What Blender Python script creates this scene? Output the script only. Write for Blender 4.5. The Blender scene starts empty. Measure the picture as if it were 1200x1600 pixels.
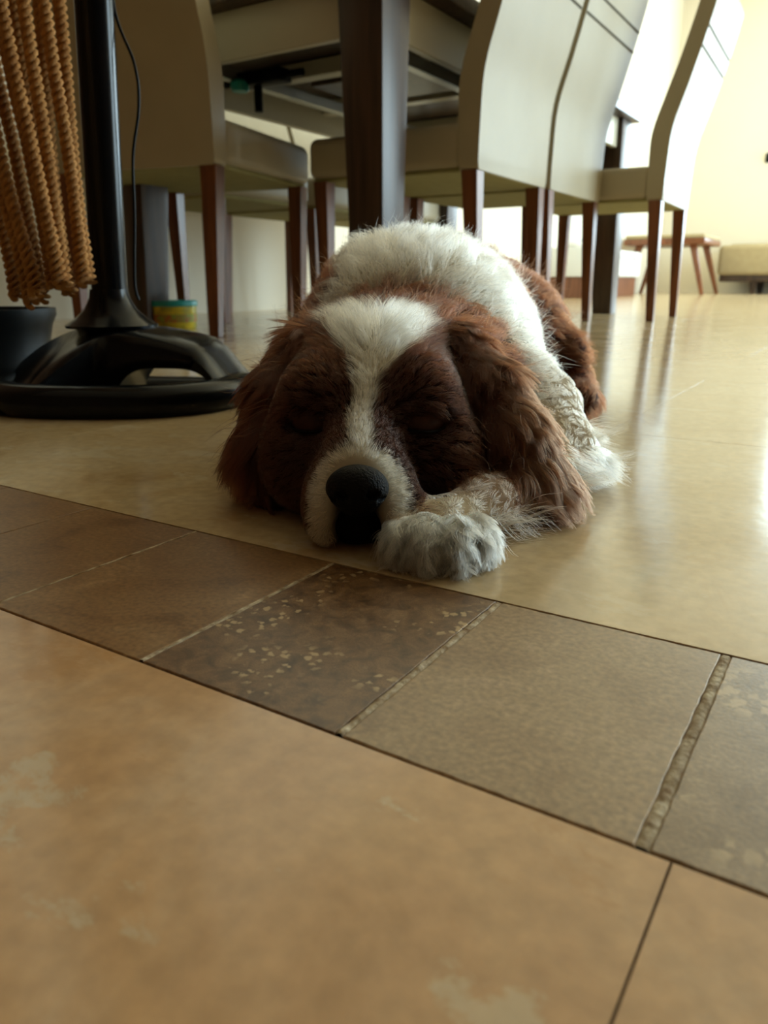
import bpy, bmesh, math, random
import numpy as np
from mathutils import Vector, Matrix

rng = np.random.default_rng(7)
random.seed(7)
S = bpy.context.scene
COL = S.collection

# ------------------------------------------------------------------ camera, world, light, exposure
CAM_H = 0.13
PITCH = math.radians(16.8)
YAW = math.radians(32.4)
cam_d = bpy.data.cameras.new('camera')
cam = bpy.data.objects.new('camera', cam_d)
COL.objects.link(cam)
cam_d.sensor_fit = 'VERTICAL'
cam_d.sensor_height = 36.0
cam_d.lens = 1191.0 / 1600.0 * 36.0
cam_d.clip_start = 0.01
cam_d.clip_end = 100
cam.location = (0, 0, CAM_H)
cam.rotation_euler = (math.pi / 2 - PITCH, 0, YAW)
cam_d.dof.use_dof = True
cam_d.dof.focus_distance = 0.37
cam_d.dof.aperture_fstop = 14.0
S.camera = cam

world = bpy.data.worlds.new('world')
S.world = world
world.use_nodes = True
wn = world.node_tree.nodes
bg = wn['Background']
bg.inputs[0].default_value = (0.62, 0.85, 1.0, 1)
bg.inputs[1].default_value = 1.2

def area_light(name, loc, rot, sx, sy, power, col):
    d = bpy.data.lights.new(name, 'AREA')
    d.shape = 'RECTANGLE'
    d.size, d.size_y = sx, sy
    d.energy = power
    d.color = col
    o = bpy.data.objects.new(name, d)
    o.location = loc
    o.rotation_euler = rot
    COL.objects.link(o)
    return o
# daylight entering through the two windows of the right wall and the one in the far wall
DAY = (0.685, 0.895, 1.0)
area_light('window_daylight', (2.55, 4.6, 1.35), (0, math.radians(90), 0), 2.2, 2.0, 128, DAY)
area_light('window_daylight', (2.55, 8.0, 1.35), (0, math.radians(90), 0), 2.2, 2.8, 78, DAY)
area_light('window_daylight', (0.58, 10.45, 1.62), (math.radians(-90), 0, 0), 2.9, 1.9, 165, DAY)

S.view_settings.view_transform = 'Standard'
S.view_settings.look = 'None'
S.view_settings.gamma = 1.0
S.view_settings.use_curve_mapping = False
S.view_settings.exposure = 0.58
S.cycles.use_denoising = True
S.cycles.max_bounces = 8
S.cycles.diffuse_bounces = 4
S.cycles.adaptive_threshold = 0.02
S.cycles.sample_clamp_indirect = 6.0

# ------------------------------------------------------------------ helpers
def c2w(r, f, z=0.0):
    return Vector((-math.sin(YAW) * f + math.cos(YAW) * r, math.cos(YAW) * f + math.sin(YAW) * r, z))

def c2w_np(P):
    out = np.empty_like(P)
    out[:, 0] = -math.sin(YAW) * P[:, 1] + math.cos(YAW) * P[:, 0]
    out[:, 1] = math.cos(YAW) * P[:, 1] + math.sin(YAW) * P[:, 0]
    out[:, 2] = P[:, 2]
    return out

def thing(name, label, cat, loc=(0, 0, 0), rz=0.0, group=None):
    o = bpy.data.objects.new(name, None)
    o.empty_display_size = 0.05
    COL.objects.link(o)
    o.location = loc
    o.rotation_euler = (0, 0, rz)
    tag(o, label, cat, group)
    return o

def tag(o, label, cat, group=None):
    o['label'] = label
    o['category'] = cat
    if group:
        o['group'] = group
    return o

def struct(o):
    o['kind'] = 'structure'
    return o

def link_mesh(name, me, mat, parent=None, smooth=None):
    o = bpy.data.objects.new(name, me)
    COL.objects.link(o)
    if mat is not None and not me.materials:
        me.materials.append(mat)
    if smooth is not None:
        me.shade_smooth()
        me.set_sharp_from_angle(angle=math.radians(smooth))
    if parent is not None:
        o.parent = parent
    return o

def from_bm(name, bm, mat, parent=None, smooth=None):
    bmesh.ops.recalc_face_normals(bm, faces=bm.faces)
    me = bpy.data.meshes.new(name)
    bm.to_mesh(me)
    bm.free()
    return link_mesh(name, me, mat, parent, smooth)

def add_box(bm, lo, hi, bev=0.0, seg=2):
    r = bmesh.ops.create_cube(bm, size=1.0)
    vs = r['verts']
    lo, hi = Vector(lo), Vector(hi)
    c, s = (lo + hi) / 2, hi - lo
    for v in vs:
        v.co = Vector((v.co.x * s.x, v.co.y * s.y, v.co.z * s.z)) + c
    if bev > 0:
        es = list({e for v in vs for e in v.link_edges})
        bmesh.ops.bevel(bm, geom=es, offset=bev, segments=seg, affect='EDGES', profile=0.5)

def add_taper(bm, c0, s0, c1, s1, bev=0.0):
    """tapered square bar from centre c0 with half sizes s0 to centre c1 with half sizes s1"""
    vs = []
    for c, s in ((c0, s0), (c1, s1)):
        for sx, sy in ((-1, -1), (1, -1), (1, 1), (-1, 1)):
            vs.append(bm.verts.new((c[0] + sx * s[0], c[1] + sy * s[1], c[2])))
    fs = [(0, 1, 2, 3), (4, 5, 6, 7), (0, 1, 5, 4), (1, 2, 6, 5), (2, 3, 7, 6), (3, 0, 4, 7)]
    for f in fs:
        bm.faces.new([vs[i] for i in f])
    if bev:
        es = list({e for v in vs for e in v.link_edges})
        bmesh.ops.bevel(bm, geom=es, offset=bev, segments=2, affect='EDGES', profile=0.5)

def add_lathe(bm, prof, c=(0, 0, 0), n=32):
    rings = []
    for (r, z) in prof:
        if r < 1e-6:
            rings.append([bm.verts.new((c[0], c[1], c[2] + z))])
        else:
            rings.append([bm.verts.new((c[0] + r * math.cos(2 * math.pi * i / n), c[1] + r * math.sin(2 * math.pi * i / n), c[2] + z)) for i in range(n)])
    for a, b in zip(rings, rings[1:]):
        for i in range(n):
            j = (i + 1) % n
            if len(a) == 1 and len(b) == 1:
                continue
            if len(a) == 1:
                bm.faces.new((a[0], b[i], b[j]))
            elif len(b) == 1:
                bm.faces.new((a[i], a[j], b[0]))
            else:
                bm.faces.new((a[i], a[j], b[j], b[i]))

def frames(path):
    P = [Vector(p) for p in path]
    T = []
    for i in range(len(P)):
        a = P[max(i - 1, 0)]
        b = P[min(i + 1, len(P) - 1)]
        T.append((b - a).normalized())
    u = T[0].orthogonal().normalized()
    out = []
    for p, t in zip(P, T):
        u = (u - t * u.dot(t)).normalized()
        out.append((p, t, u, t.cross(u)))
    return out

def add_tube(bm, path, rad, n=8, closed=False, cap=True, squash=None):
    rings = []
    fr = frames(path)
    for i, (p, t, u, v) in enumerate(fr):
        r = rad[i] if isinstance(rad, (list, tuple)) else rad
        rings.append([bm.verts.new(p + (u * math.cos(2 * math.pi * k / n) + v * math.sin(2 * math.pi * k / n)) * r) for k in range(n)])
    pairs = list(zip(rings, rings[1:]))
    if closed:
        pairs.append((rings[-1], rings[0]))
    for a, b in pairs:
        for k in range(n):
            bm.faces.new((a[k], a[(k + 1) % n], b[(k + 1) % n], b[k]))
    if cap and not closed:
        bm.faces.new(rings[0])
        bm.faces.new(rings[-1])

def catmull(pts, m=8):
    P = [Vector(p) for p in pts]
    out = []
    for i in range(len(P) - 1):
        p0, p1, p2, p3 = P[max(i - 1, 0)], P[i], P[i + 1], P[min(i + 2, len(P) - 1)]
        for k in range(m):
            t = k / m
            out.append(0.5 * ((2 * p1) + (p2 - p0) * t + (2 * p0 - 5 * p1 + 4 * p2 - p3) * t * t + (3 * p1 - p0 - 3 * p2 + p3) * t ** 3))
    out.append(P[-1])
    return out

# ------------------------------------------------------------------ materials
def mat(name, col, rough=0.5, spec=0.5, metal=0.0, noise=None, bump=None, coat=0.0):
    """noise = (scale, amount, colour2[, detail]); bump = (scale, strength)"""
    m = bpy.data.materials.new(name)
    m.use_nodes = True
    nt = m.node_tree
    b = nt.nodes['Principled BSDF']
    b.inputs['Base Color'].default_value = (*col, 1)
    b.inputs['Roughness'].default_value = rough
    b.inputs['Specular IOR Level'].default_value = spec
    b.inputs['Metallic'].default_value = metal
    b.inputs['Coat Weight'].default_value = coat
    tc = nt.nodes.new('ShaderNodeTexCoord')
    if noise:
        n = nt.nodes.new('ShaderNodeTexNoise')
        n.inputs['Scale'].default_value = noise[0]
        n.inputs['Detail'].default_value = noise[3] if len(noise) > 3 else 5
        nt.links.new(tc.outputs['Object'], n.inputs['Vector'])
        rp = nt.nodes.new('ShaderNodeValToRGB')
        rp.color_ramp.elements[0].position = 0.5 - noise[1] / 2
        rp.color_ramp.elements[1].position = 0.5 + noise[1] / 2
        rp.color_ramp.elements[0].color = (*noise[2], 1)
        rp.color_ramp.elements[1].color = (*col, 1)
        nt.links.new(n.outputs['Fac'], rp.inputs['Fac'])
        nt.links.new(rp.outputs['Color'], b.inputs['Base Color'])
    if bump:
        n = nt.nodes.new('ShaderNodeTexNoise')
        n.inputs['Scale'].default_value = bump[0]
        n.inputs['Detail'].default_value = 4
        nt.links.new(tc.outputs['Object'], n.inputs['Vector'])
        bp = nt.nodes.new('ShaderNodeBump')
        bp.inputs['Strength'].default_value = bump[1]
        bp.inputs['Distance'].default_value = 0.002
        nt.links.new(n.outputs['Fac'], bp.inputs['Height'])
        nt.links.new(bp.outputs['Normal'], b.inputs['Normal'])
    return m

def wood_mat(name, c1, c2, axis_scale, rough=0.4):
    m = bpy.data.materials.new(name)
    m.use_nodes = True
    nt = m.node_tree
    b = nt.nodes['Principled BSDF']
    b.inputs['Roughness'].default_value = rough
    tc = nt.nodes.new('ShaderNodeTexCoord')
    mp = nt.nodes.new('ShaderNodeMapping')
    mp.inputs['Scale'].default_value = axis_scale
    n = nt.nodes.new('ShaderNodeTexNoise')
    n.inputs['Scale'].default_value = 6
    n.inputs['Detail'].default_value = 6
    rp = nt.nodes.new('ShaderNodeValToRGB')
    rp.color_ramp.elements[0].position = 0.35
    rp.color_ramp.elements[1].position = 0.68
    rp.color_ramp.elements[0].color = (*c1, 1)
    rp.color_ramp.elements[1].color = (*c2, 1)
    nt.links.new(tc.outputs['Object'], mp.inputs['Vector'])
    nt.links.new(mp.outputs['Vector'], n.inputs['Vector'])
    nt.links.new(n.outputs['Fac'], rp.inputs['Fac'])
    nt.links.new(rp.outputs['Color'], b.inputs['Base Color'])
    return m

def stone_mat(name, base, stops, scale, rough, fleck=None, pits=0.0, warp=0.6, rough_var=0.06, cloud=None, mott=(0.70, 1.26)):
    """polished stone: stops = [(pos, colour)...] on warped noise; fleck = (scale, threshold, colour)"""
    m = bpy.data.materials.new(name)
    m.use_nodes = True
    nt = m.node_tree
    L = nt.links.new
    b = nt.nodes['Principled BSDF']
    b.inputs['Specular IOR Level'].default_value = 0.7
    geo = nt.nodes.new('ShaderNodeNewGeometry')
    mp = nt.nodes.new('ShaderNodeMapping')
    L(geo.outputs['Position'], mp.inputs['Vector'])
    n1 = nt.nodes.new('ShaderNodeTexNoise')
    n1.inputs['Scale'].default_value = scale
    n1.inputs['Detail'].default_value = 8
    n1.inputs['Roughness'].default_value = 0.62
    n1.inputs['Distortion'].default_value = warp
    L(mp.outputs['Vector'], n1.inputs['Vector'])
    rp = nt.nodes.new('ShaderNodeValToRGB')
    cr = rp.color_ramp
    cr.elements[0].position, cr.elements[0].color = stops[0][0], (*stops[0][1], 1)
    cr.elements[1].position, cr.elements[1].color = stops[-1][0], (*stops[-1][1], 1)
    for p, c in stops[1:-1]:
        e = cr.elements.new(p)
        e.color = (*c, 1)
    L(n1.outputs['Fac'], rp.inputs['Fac'])
    out = rp.outputs['Color']
    # fine mottling
    n2 = nt.nodes.new('ShaderNodeTexNoise')
    n2.inputs['Scale'].default_value = scale * 14
    n2.inputs['Detail'].default_value = 5
    L(mp.outputs['Vector'], n2.inputs['Vector'])
    mr = nt.nodes.new('ShaderNodeMapRange')
    mr.inputs['From Min'].default_value = 0.3
    mr.inputs['From Max'].default_value = 0.7
    mr.inputs['To Min'].default_value = mott[0]
    mr.inputs['To Max'].default_value = mott[1]
    L(n2.outputs['Fac'], mr.inputs['Value'])
    mx = nt.nodes.new('ShaderNodeVectorMath')
    mx.operation = 'SCALE'
    L(out, mx.inputs[0])
    L(mr.outputs['Result'], mx.inputs['Scale'])
    out = mx.outputs['Vector']
    if cloud:
        n6 = nt.nodes.new('ShaderNodeTexNoise')
        n6.inputs['Scale'].default_value = cloud[0]
        n6.inputs['Detail'].default_value = 7
        n6.inputs['Roughness'].default_value = .68
        n6.inputs['Distortion'].default_value = .15
        mp6 = nt.nodes.new('ShaderNodeMapping')
        mp6.inputs['Location'].default_value = (3.1, 1.7, 0)
        mp6.inputs['Rotation'].default_value = (0, 0, .5)
        mp6.inputs['Scale'].default_value = (.8, 1.35, 1)
        L(geo.outputs['Position'], mp6.inputs['Vector'])
        L(mp6.outputs['Vector'], n6.inputs['Vector'])
        for lo_, hi_, amt, c_ in ((.585, .63, .6, cloud[1]), (.41, .36, .55, cloud[2])):
            m6 = nt.nodes.new('ShaderNodeMapRange')
            m6.inputs['From Min'].default_value = lo_
            m6.inputs['From Max'].default_value = hi_
            m6.inputs['To Max'].default_value = amt
            L(n6.outputs['Fac'], m6.inputs['Value'])
            mx6 = nt.nodes.new('ShaderNodeMix'); mx6.data_type = 'RGBA'
            L(m6.outputs['Result'], mx6.inputs['Factor'])
            L(out, mx6.inputs['A']); mx6.inputs['B'].default_value = (*c_, 1)
            out = mx6.outputs['Result']
    if fleck:
        n5 = nt.nodes.new('ShaderNodeTexNoise')
        n5.inputs['Scale'].default_value = fleck[0] * 1.6
        L(mp.outputs['Vector'], n5.inputs['Vector'])
        va = nt.nodes.new('ShaderNodeVectorMath'); va.operation = 'SCALE'
        L(n5.outputs['Color'], va.inputs[0]); va.inputs['Scale'].default_value = .9 / fleck[0]
        vb = nt.nodes.new('ShaderNodeVectorMath'); vb.operation = 'ADD'
        L(mp.outputs['Vector'], vb.inputs[0]); L(va.outputs['Vector'], vb.inputs[1])
        n3 = nt.nodes.new('ShaderNodeTexVoronoi')
        n3.inputs['Scale'].default_value = fleck[0]
        L(vb.outputs['Vector'], n3.inputs['Vector'])
        m3 = nt.nodes.new('ShaderNodeMapRange')
        m3.inputs['From Min'].default_value = fleck[1] + .06
        m3.inputs['From Max'].default_value = fleck[1] - .06
        L(n3.outputs['Distance'], m3.inputs['Value'])
        # flecks gather in drifts
        n4 = nt.nodes.new('ShaderNodeTexNoise')
        n4.inputs['Scale'].default_value = fleck[0] * 0.16
        n4.inputs['Detail'].default_value = 2
        L(mp.outputs['Vector'], n4.inputs['Vector'])
        m4 = nt.nodes.new('ShaderNodeMapRange')
        m4.inputs['From Min'].default_value = 0.50
        m4.inputs['From Max'].default_value = 0.62
        L(n4.outputs['Fac'], m4.inputs['Value'])
        mm = nt.nodes.new('ShaderNodeMath')
        mm.operation = 'MULTIPLY'
        L(m3.outputs['Result'], mm.inputs[0])
        L(m4.outputs['Result'], mm.inputs[1])
        mix = nt.nodes.new('ShaderNodeMix')
        mix.data_type = 'RGBA'
        L(mm.outputs['Value'], mix.inputs['Factor'])
        L(out, mix.inputs['A'])
        mix.inputs['B'].default_value = (*fleck[2], 1)
        out = mix.outputs['Result']
    L(out, b.inputs['Base Color'])
    rr = nt.nodes.new('ShaderNodeMapRange')
    rr.inputs['To Min'].default_value = rough - rough_var
    rr.inputs['To Max'].default_value = rough + rough_var
    L(n1.outputs['Fac'], rr.inputs['Value'])
    L(rr.outputs['Result'], b.inputs['Roughness'])
    bp = nt.nodes.new('ShaderNodeBump')
    bp.inputs['Strength'].default_value = 0.12 + pits
    bp.inputs['Distance'].default_value = 0.0006
    L(n2.outputs['Fac'], bp.inputs['Height'])
    L(bp.outputs['Normal'], b.inputs['Normal'])
    return m

M = {}
M['beige_stone'] = stone_mat('beige_stone', None, [(0.30, (0.48, 0.26, 0.11)), (0.42, (0.60, 0.345, 0.165)), (0.56, (0.64, 0.385, 0.19)), (0.66, (0.66, 0.43, 0.24)), (0.76, (0.65, 0.51, 0.33))], 9, 0.16, warp=0.9, cloud=(17, (0.70, 0.57, 0.38), (0.55, 0.29, 0.11)), mott=(.88, 1.10))
M['cream_stone'] = stone_mat('cream_stone', None, [(0.30, (0.50, 0.33, 0.155)), (0.42, (0.62, 0.45, 0.24)), (0.56, (0.66, 0.50, 0.29)), (0.66, (0.68, 0.54, 0.34)), (0.76, (0.69, 0.58, 0.40))], 9, 0.15, warp=0.9, rough_var=.03, cloud=(15, (0.72, 0.60, 0.41), (0.55, 0.36, 0.16)), mott=(.88, 1.10))
M['brown_stone'] = stone_mat('brown_stone', None, [(0.3, (0.15, 0.070, 0.022)), (0.46, (0.275, 0.140, 0.050)), (0.56, (0.29, 0.155, 0.058)), (0.72, (0.40, 0.23, 0.10))], 30, 0.32)
M['dark_speckled_stone'] = stone_mat('dark_speckled_stone', None, [(0.3, (0.075, 0.034, 0.012)), (0.5, (0.17, 0.085, 0.033)), (0.72, (0.30, 0.165, 0.070))], 130, 0.32, fleck=(210, 0.32, (0.50, 0.34, 0.17)))
M['grey_stone'] = stone_mat('grey_stone', None, [(0.3, (0.25, 0.145, 0.066)), (0.46, (0.355, 0.225, 0.112)), (0.56, (0.38, 0.25, 0.128)), (0.72, (0.47, 0.31, 0.18))], 30, 0.32)
M['fleck_stone'] = stone_mat('fleck_stone', None, [(0.3, (0.20, 0.12, 0.055)), (0.5, (0.31, 0.20, 0.10)), (0.72, (0.40, 0.27, 0.145))], 45, 0.32, fleck=(170, 0.46, (0.56, 0.40, 0.22)))
M['grout'] = mat('grout', (0.68, 0.57, 0.40), 0.9, 0.2, noise=(160, 0.3, (0.30, 0.20, 0.11)), bump=(300, 0.6))
M['dark_grout'] = mat('dark_grout', (0.09, 0.06, 0.035), 0.9, 0.2, noise=(160, 0.3, (0.05, 0.03, 0.02)), bump=(300, 0.6))
M['wall'] = mat('wall_paint', (0.84, 0.765, 0.62), 0.85, 0.2, noise=(1.4, 0.5, (0.81, 0.735, 0.59)), bump=(60, 0.05))
M['near_wall'] = mat('unseen_wall_brown', (0.17, 0.080, 0.032), 0.6, 0.3, noise=(3, 0.5, (0.13, 0.060, 0.024)))  # dark brown made up for the unseen near walls, to dim and warm the fill
M['ceiling'] = mat('ceiling_paint', (0.93, 0.79, 0.59), 0.9, 0.2, noise=(2, 0.5, (0.90, 0.78, 0.59)))
M['leather'] = mat('cream_leather', (0.47, 0.405, 0.275), 0.44, 0.35, noise=(9, 0.5, (0.43, 0.365, 0.245)), bump=(260, 0.10))
M['underside'] = mat('olive_lining', (0.36, 0.32, 0.14), 0.85, 0.2, noise=(30, 0.5, (0.30, 0.27, 0.11)))
M['seam'] = mat('seam_thread', (0.09, 0.075, 0.05), 0.8, 0.2, noise=(90, 0.4, (0.06, 0.05, 0.03)))
M['chair_wood'] = wood_mat('reddish_wood', (0.125, 0.040, 0.013), (0.25, 0.088, 0.033), (9, 9, 0.8), 0.34)
M['table_wood'] = wood_mat('dark_walnut', (0.034, 0.018, 0.010), (0.078, 0.043, 0.025), (9, 9, 0.6), 0.38)
M['apron'] = mat('cream_lacquer', (0.55, 0.50, 0.37), 0.35, 0.5, noise=(3, 0.5, (0.52, 0.47, 0.34)))
M['black_metal'] = mat('black_gloss', (0.004, 0.005, 0.006), 0.20, 0.22, noise=(20, 0.5, (0.004, 0.005, 0.006)))
M['black_plastic'] = mat('black_plastic', (0.004, 0.005, 0.005), 0.45, 0.15, noise=(40, 0.5, (0.005, 0.006, 0.006)))
M['rope'] = mat('jute_rope', (0.60, 0.30, 0.095), 0.8, 0.25, noise=(55, 0.5, (0.38, 0.165, 0.045)), bump=(420, 0.7))
M['steel'] = mat('grey_steel', (0.45, 0.46, 0.45), 0.35, 0.5, 0.8, noise=(20, 0.5, (0.38, 0.39, 0.38)))
M['teal_plastic'] = mat('teal_plastic', (0.03, 0.48, 0.42), 0.4, 0.5, noise=(12, 0.4, (0.02, 0.26, 0.22)))
M['yellow_plastic'] = mat('yellow_plastic', (0.85, 0.62, 0.03), 0.4, 0.5, noise=(26, 0.25, (0.42, 0.36, 0.03)))
M['white_lacquer'] = mat('white_lacquer', (0.78, 0.78, 0.74), 0.3, 0.5, noise=(5, 0.5, (0.74, 0.74, 0.7)))
M['blue_cloth'] = mat('blue_cloth', (0.02, 0.16, 0.40), 0.8, 0.3, noise=(25, 0.4, (0.02, 0.12, 0.30)))
M['sofa_cloth'] = mat('beige_cloth', (0.45, 0.36, 0.20), 0.85, 0.3, noise=(18, 0.5, (0.40, 0.31, 0.17)))
M['window_frame'] = mat('white_frame', (0.75, 0.76, 0.76), 0.4, 0.5, noise=(6, 0.5, (0.72, 0.73, 0.73)))
gl = bpy.data.materials.new('window_glass')
gl.use_nodes = True
gb = gl.node_tree.nodes['Principled BSDF']
gb.inputs['Transmission Weight'].default_value = 1
gb.inputs['Roughness'].default_value = 0.0
gb.inputs['IOR'].default_value = 1.45
M['glass'] = gl

# ------------------------------------------------------------------ room shell
X0, X1, Y0, Y1, ZC = -2.52, 2.6, -2.6, 10.5, 3.3
bm = bmesh.new(); add_box(bm, (X0 - .1, Y0 - .1, -0.12), (X1 + .1, Y1 + .1, -0.0012))
floor = struct(from_bm('floor', bm, M['dark_grout']))
bm = bmesh.new(); add_box(bm, (X0 - .1, 1.2, 0), (X0, Y1, ZC)); struct(from_bm('wall_left', bm, M['wall']))
bm = bmesh.new(); add_box(bm, (X0 - .1, Y0, 0), (X0, 1.2, ZC)); struct(from_bm('wall_left_unseen_dark', bm, M['near_wall']))  # unseen stretch of the left wall, made dark to cut fill on the dog
bm = bmesh.new(); add_box(bm, (X1, Y0, 0), (X1 + .14, 2.6, ZC)); struct(from_bm('wall_right_unseen_dark', bm, M['near_wall']))  # out-of-frame stretch of the right wall, darkened to hold back bounce light
bm = bmesh.new()
WX0, WX1, WZ0, WZ1 = -.90, 2.06, .65, 2.60
for lo, hi in (((X0 - .1, 0), (WX0, ZC)), ((WX1, 0), (X1 + .14, ZC)), ((WX0, 0), (WX1, WZ0)), ((WX0, WZ1), (WX1, ZC))):
    add_box(bm, (lo[0], Y1, lo[1]), (hi[0], Y1 + .14, hi[1]))
struct(from_bm('wall_far', bm, M['wall']))
bm = bmesh.new()
WXM = (WX0 + WX1) / 2
for lo, hi in (((WX0, WZ0), (WX1, WZ0 + .05)), ((WX0, WZ1 - .05), (WX1, WZ1)), ((WX0, WZ0 + .05), (WX0 + .05, WZ1 - .05)), ((WX1 - .05, WZ0 + .05), (WX1, WZ1 - .05)), ((WXM - .025, WZ0 + .05), (WXM + .025, WZ1 - .05))):
    add_box(bm, (lo[0], Y1 + .03, lo[1]), (hi[0], Y1 + .09, hi[1]))
w = struct(from_bm('window_3', bm, M['window_frame']))
for p, q in ((WX0 + .05, WXM - .025), (WXM + .025, WX1 - .05)):
    bm = bmesh.new(); add_box(bm, (p, Y1 + .055, WZ0 + .05), (q, Y1 + .061, WZ1 - .05)); from_bm('pane', bm, M['glass'], w)
bm = bmesh.new(); add_box(bm, (X0 - .1, Y0 - .1, 0), (X1 + .1, Y0, ZC)); struct(from_bm('wall_near', bm, M['near_wall']))
bm = bmesh.new(); add_box(bm, (X0 - .1, Y0 - .1, ZC), (X1 + .1, Y1 + .1, ZC + .1)); struct(from_bm('ceiling', bm, M['ceiling']))
bm = bmesh.new()
wins = [(3.6, 5.6, .25, 2.45), (6.6, 9.4, .25, 2.45)]
ys = [2.6] + [v for w in wins for v in w[:2]] + [Y1]
for i in range(0, len(ys), 2):
    add_box(bm, (X1, ys[i], 0), (X1 + .14, ys[i + 1], ZC))
for (a, b_, z0, z1) in wins:
    add_box(bm, (X1, a, 0), (X1 + .14, b_, z0))
    add_box(bm, (X1, a, z1), (X1 + .14, b_, ZC))
struct(from_bm('wall_right', bm, M['wall']))
for k, (a, b_, z0, z1) in enumerate(wins):
    bm = bmesh.new()
    t = .05
    for lo, hi in (((a, z0), (b_, z0 + t)), ((a, z1 - t), (b_, z1)), ((a, z0 + t), (a + t, z1 - t)), ((b_ - t, z0 + t), (b_, z1 - t)), (((a + b_) / 2 - t / 2, z0 + t), ((a + b_) / 2 + t / 2, z1 - t))):
        add_box(bm, (X1 + .03, lo[0], lo[1]), (X1 + .09, hi[0], hi[1]))
    w = struct(from_bm('window_%d' % (k + 1), bm, M['window_frame']))
    for (p, q) in ((a + t, (a + b_) / 2 - t / 2), ((a + b_) / 2 + t / 2, b_ - t)):
        bm = bmesh.new(); add_box(bm, (X1 + .055, p, z0 + t), (X1 + .061, q, z1 - t))
        from_bm('pane', bm, M['glass'], w)

# ---- floor tiles
TOP = 0.0
def tile_mesh(name, sx, sy, irregular=0.0, bev=0.0012, n=6):
    """slab with rounded upper rim; irregular = wobble of its outline"""
    pts = []
    def edge(ax, ay, bx, by):
        for i in range(n):
            t = i / n
            w = 0 if i == 0 else irregular
            pts.append((ax + (bx - ax) * t + random.uniform(-w, w), ay + (by - ay) * t + random.uniform(-w, w)))
    if irregular:
        edge(0, 0, sx, 0); edge(sx, 0, sx, sy); edge(sx, sy, 0, sy); edge(0, sy, 0, 0)
    else:
        pts = [(0, 0), (sx, 0), (sx, sy), (0, sy)]
    cx, cy = sx / 2, sy / 2
    def ring(inset, z):
        return [(cx + (x - cx) * (1 - inset / max(cx, 1e-6)), cy + (y - cy) * (1 - inset / max(cy, 1e-6)), z) for x, y in pts]
    V = ring(0, -0.006) + ring(0, -bev) + ring(bev * .35, -bev * .3) + ring(bev, 0)
    m = len(pts)
    F = []
    for k in range(3):
        for i in range(m):
            j = (i + 1) % m
            F.append((k * m + i, k * m + j, (k + 1) * m + j, (k + 1) * m + i))
    F.append(tuple(range(3 * m, 4 * m)))
    me = bpy.data.meshes.new(name)
    me.from_pydata(V, [], F)
    return me

def place_tile(name, me, m, x, y):
    o = bpy.data.objects.new(name, me)
    COL.objects.link(o)
    if not me.materials:
        me.materials.append(m)
    o.location = (x, y, TOP)
    o.parent = floor
    return o

SY0, SY1 = 0.1605, 0.279          # the brown border strip runs along X
joints = [-0.559, -0.471, -0.3835, -0.2975, -0.2055, -0.1185, -0.029, 0.060]
gaps = [.0008, .0008, .0008, .0010, .0018, .0030, .0036, .0010]
kinds = ['brown_stone', 'brown_stone', 'brown_stone', 'brown_stone', 'dark_speckled_stone', 'grey_stone', 'fleck_stone']
for i, k in enumerate(kinds):
    a = joints[i] + gaps[i] / 2
    b_ = joints[i + 1] - gaps[i + 1] / 2
    place_tile('border_tile', tile_mesh('border_tile', b_ - a, SY1 - SY0 - .0016, .00022, bev=.0005, n=26), M[k], a, SY0 + .0008)
shared = {}
for k in ('brown_stone', 'dark_speckled_stone', 'grey_stone', 'fleck_stone'):
    shared[k] = tile_mesh('border_tile_' + k, .0870, SY1 - SY0 - .0016)
cyc = ['brown_stone', 'grey_stone', 'brown_stone', 'dark_speckled_stone', 'brown_stone', 'fleck_stone']
x = -0.559 - .0008
i = 0
while x - .0878 > X0:
    x -= .0878
    k = cyc[i % 6]; i += 1
    place_tile('border_tile', shared[k], M[k], x, SY0 + .0008)
x = .0608
while x + .0878 < X1:
    k = cyc[i % 6]; i += 1
    place_tile('border_tile', shared[k], M[k], x, SY0 + .0008)
    x += .0878
# pale grout strips standing between the nearest border tiles
for jx, g in zip(joints[3:7], gaps[3:7]):
    n = 40
    bm = bmesh.new()
    top = []
    for kk in range(n + 1):
        yy = SY0 + .001 + (SY1 - SY0 - .002) * kk / n
        w = g / 2 + random.uniform(.0001, .0006)
        w2 = g / 2 + random.uniform(.0001, .0006)
        zt = random.uniform(-.0001, .0004)
        top.append((bm.verts.new((jx - w, yy, -.0011)), bm.verts.new((jx - w * .5, yy, zt)), bm.verts.new((jx + w2 * .5, yy, zt + random.uniform(-.0003, .0002))), bm.verts.new((jx + w2, yy, -.0011))))
    for p, q in zip(top, top[1:]):
        for c in range(3):
            bm.faces.new((p[c], p[c + 1], q[c + 1], q[c]))
    from_bm('grout_strip', bm, M['grout'], floor, 60)

PIT, PITX = 0.43, 0.62
def tile_row(y0, y1, phase, m):
    x = phase
    while x > X0:
        x -= PITX
    while x < X1 - .002:
        a, b_ = max(x, X0), min(x + PITX, X1)
        key = (m, round(b_ - a, 3), round(y1 - y0, 3))
        if b_ - a > .01:
            if key not in fshare:
                fshare[key] = tile_mesh('stone_tile', b_ - a - .0006, y1 - y0 - .0006, bev=.00012)
            place_tile('stone_tile', fshare[key], M[m], a + .0003, y0 + .0003)
        x += PITX
fshare = {}
y = SY0
r = 0
while y > Y0 + .02:
    tile_row(max(y - PIT, Y0), y, -0.022 if r % 2 == 0 else -0.237, 'beige_stone')
    y -= PIT
    r += 1
rows = [SY1, .687, 1.128] + [1.128 + PIT * k for k in range(1, 9)]
for r, (a, b_) in enumerate(zip(rows, rows[1:])):
    tile_row(a, b_, 0.03 if r % 2 == 0 else -0.194, 'cream_stone')
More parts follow.
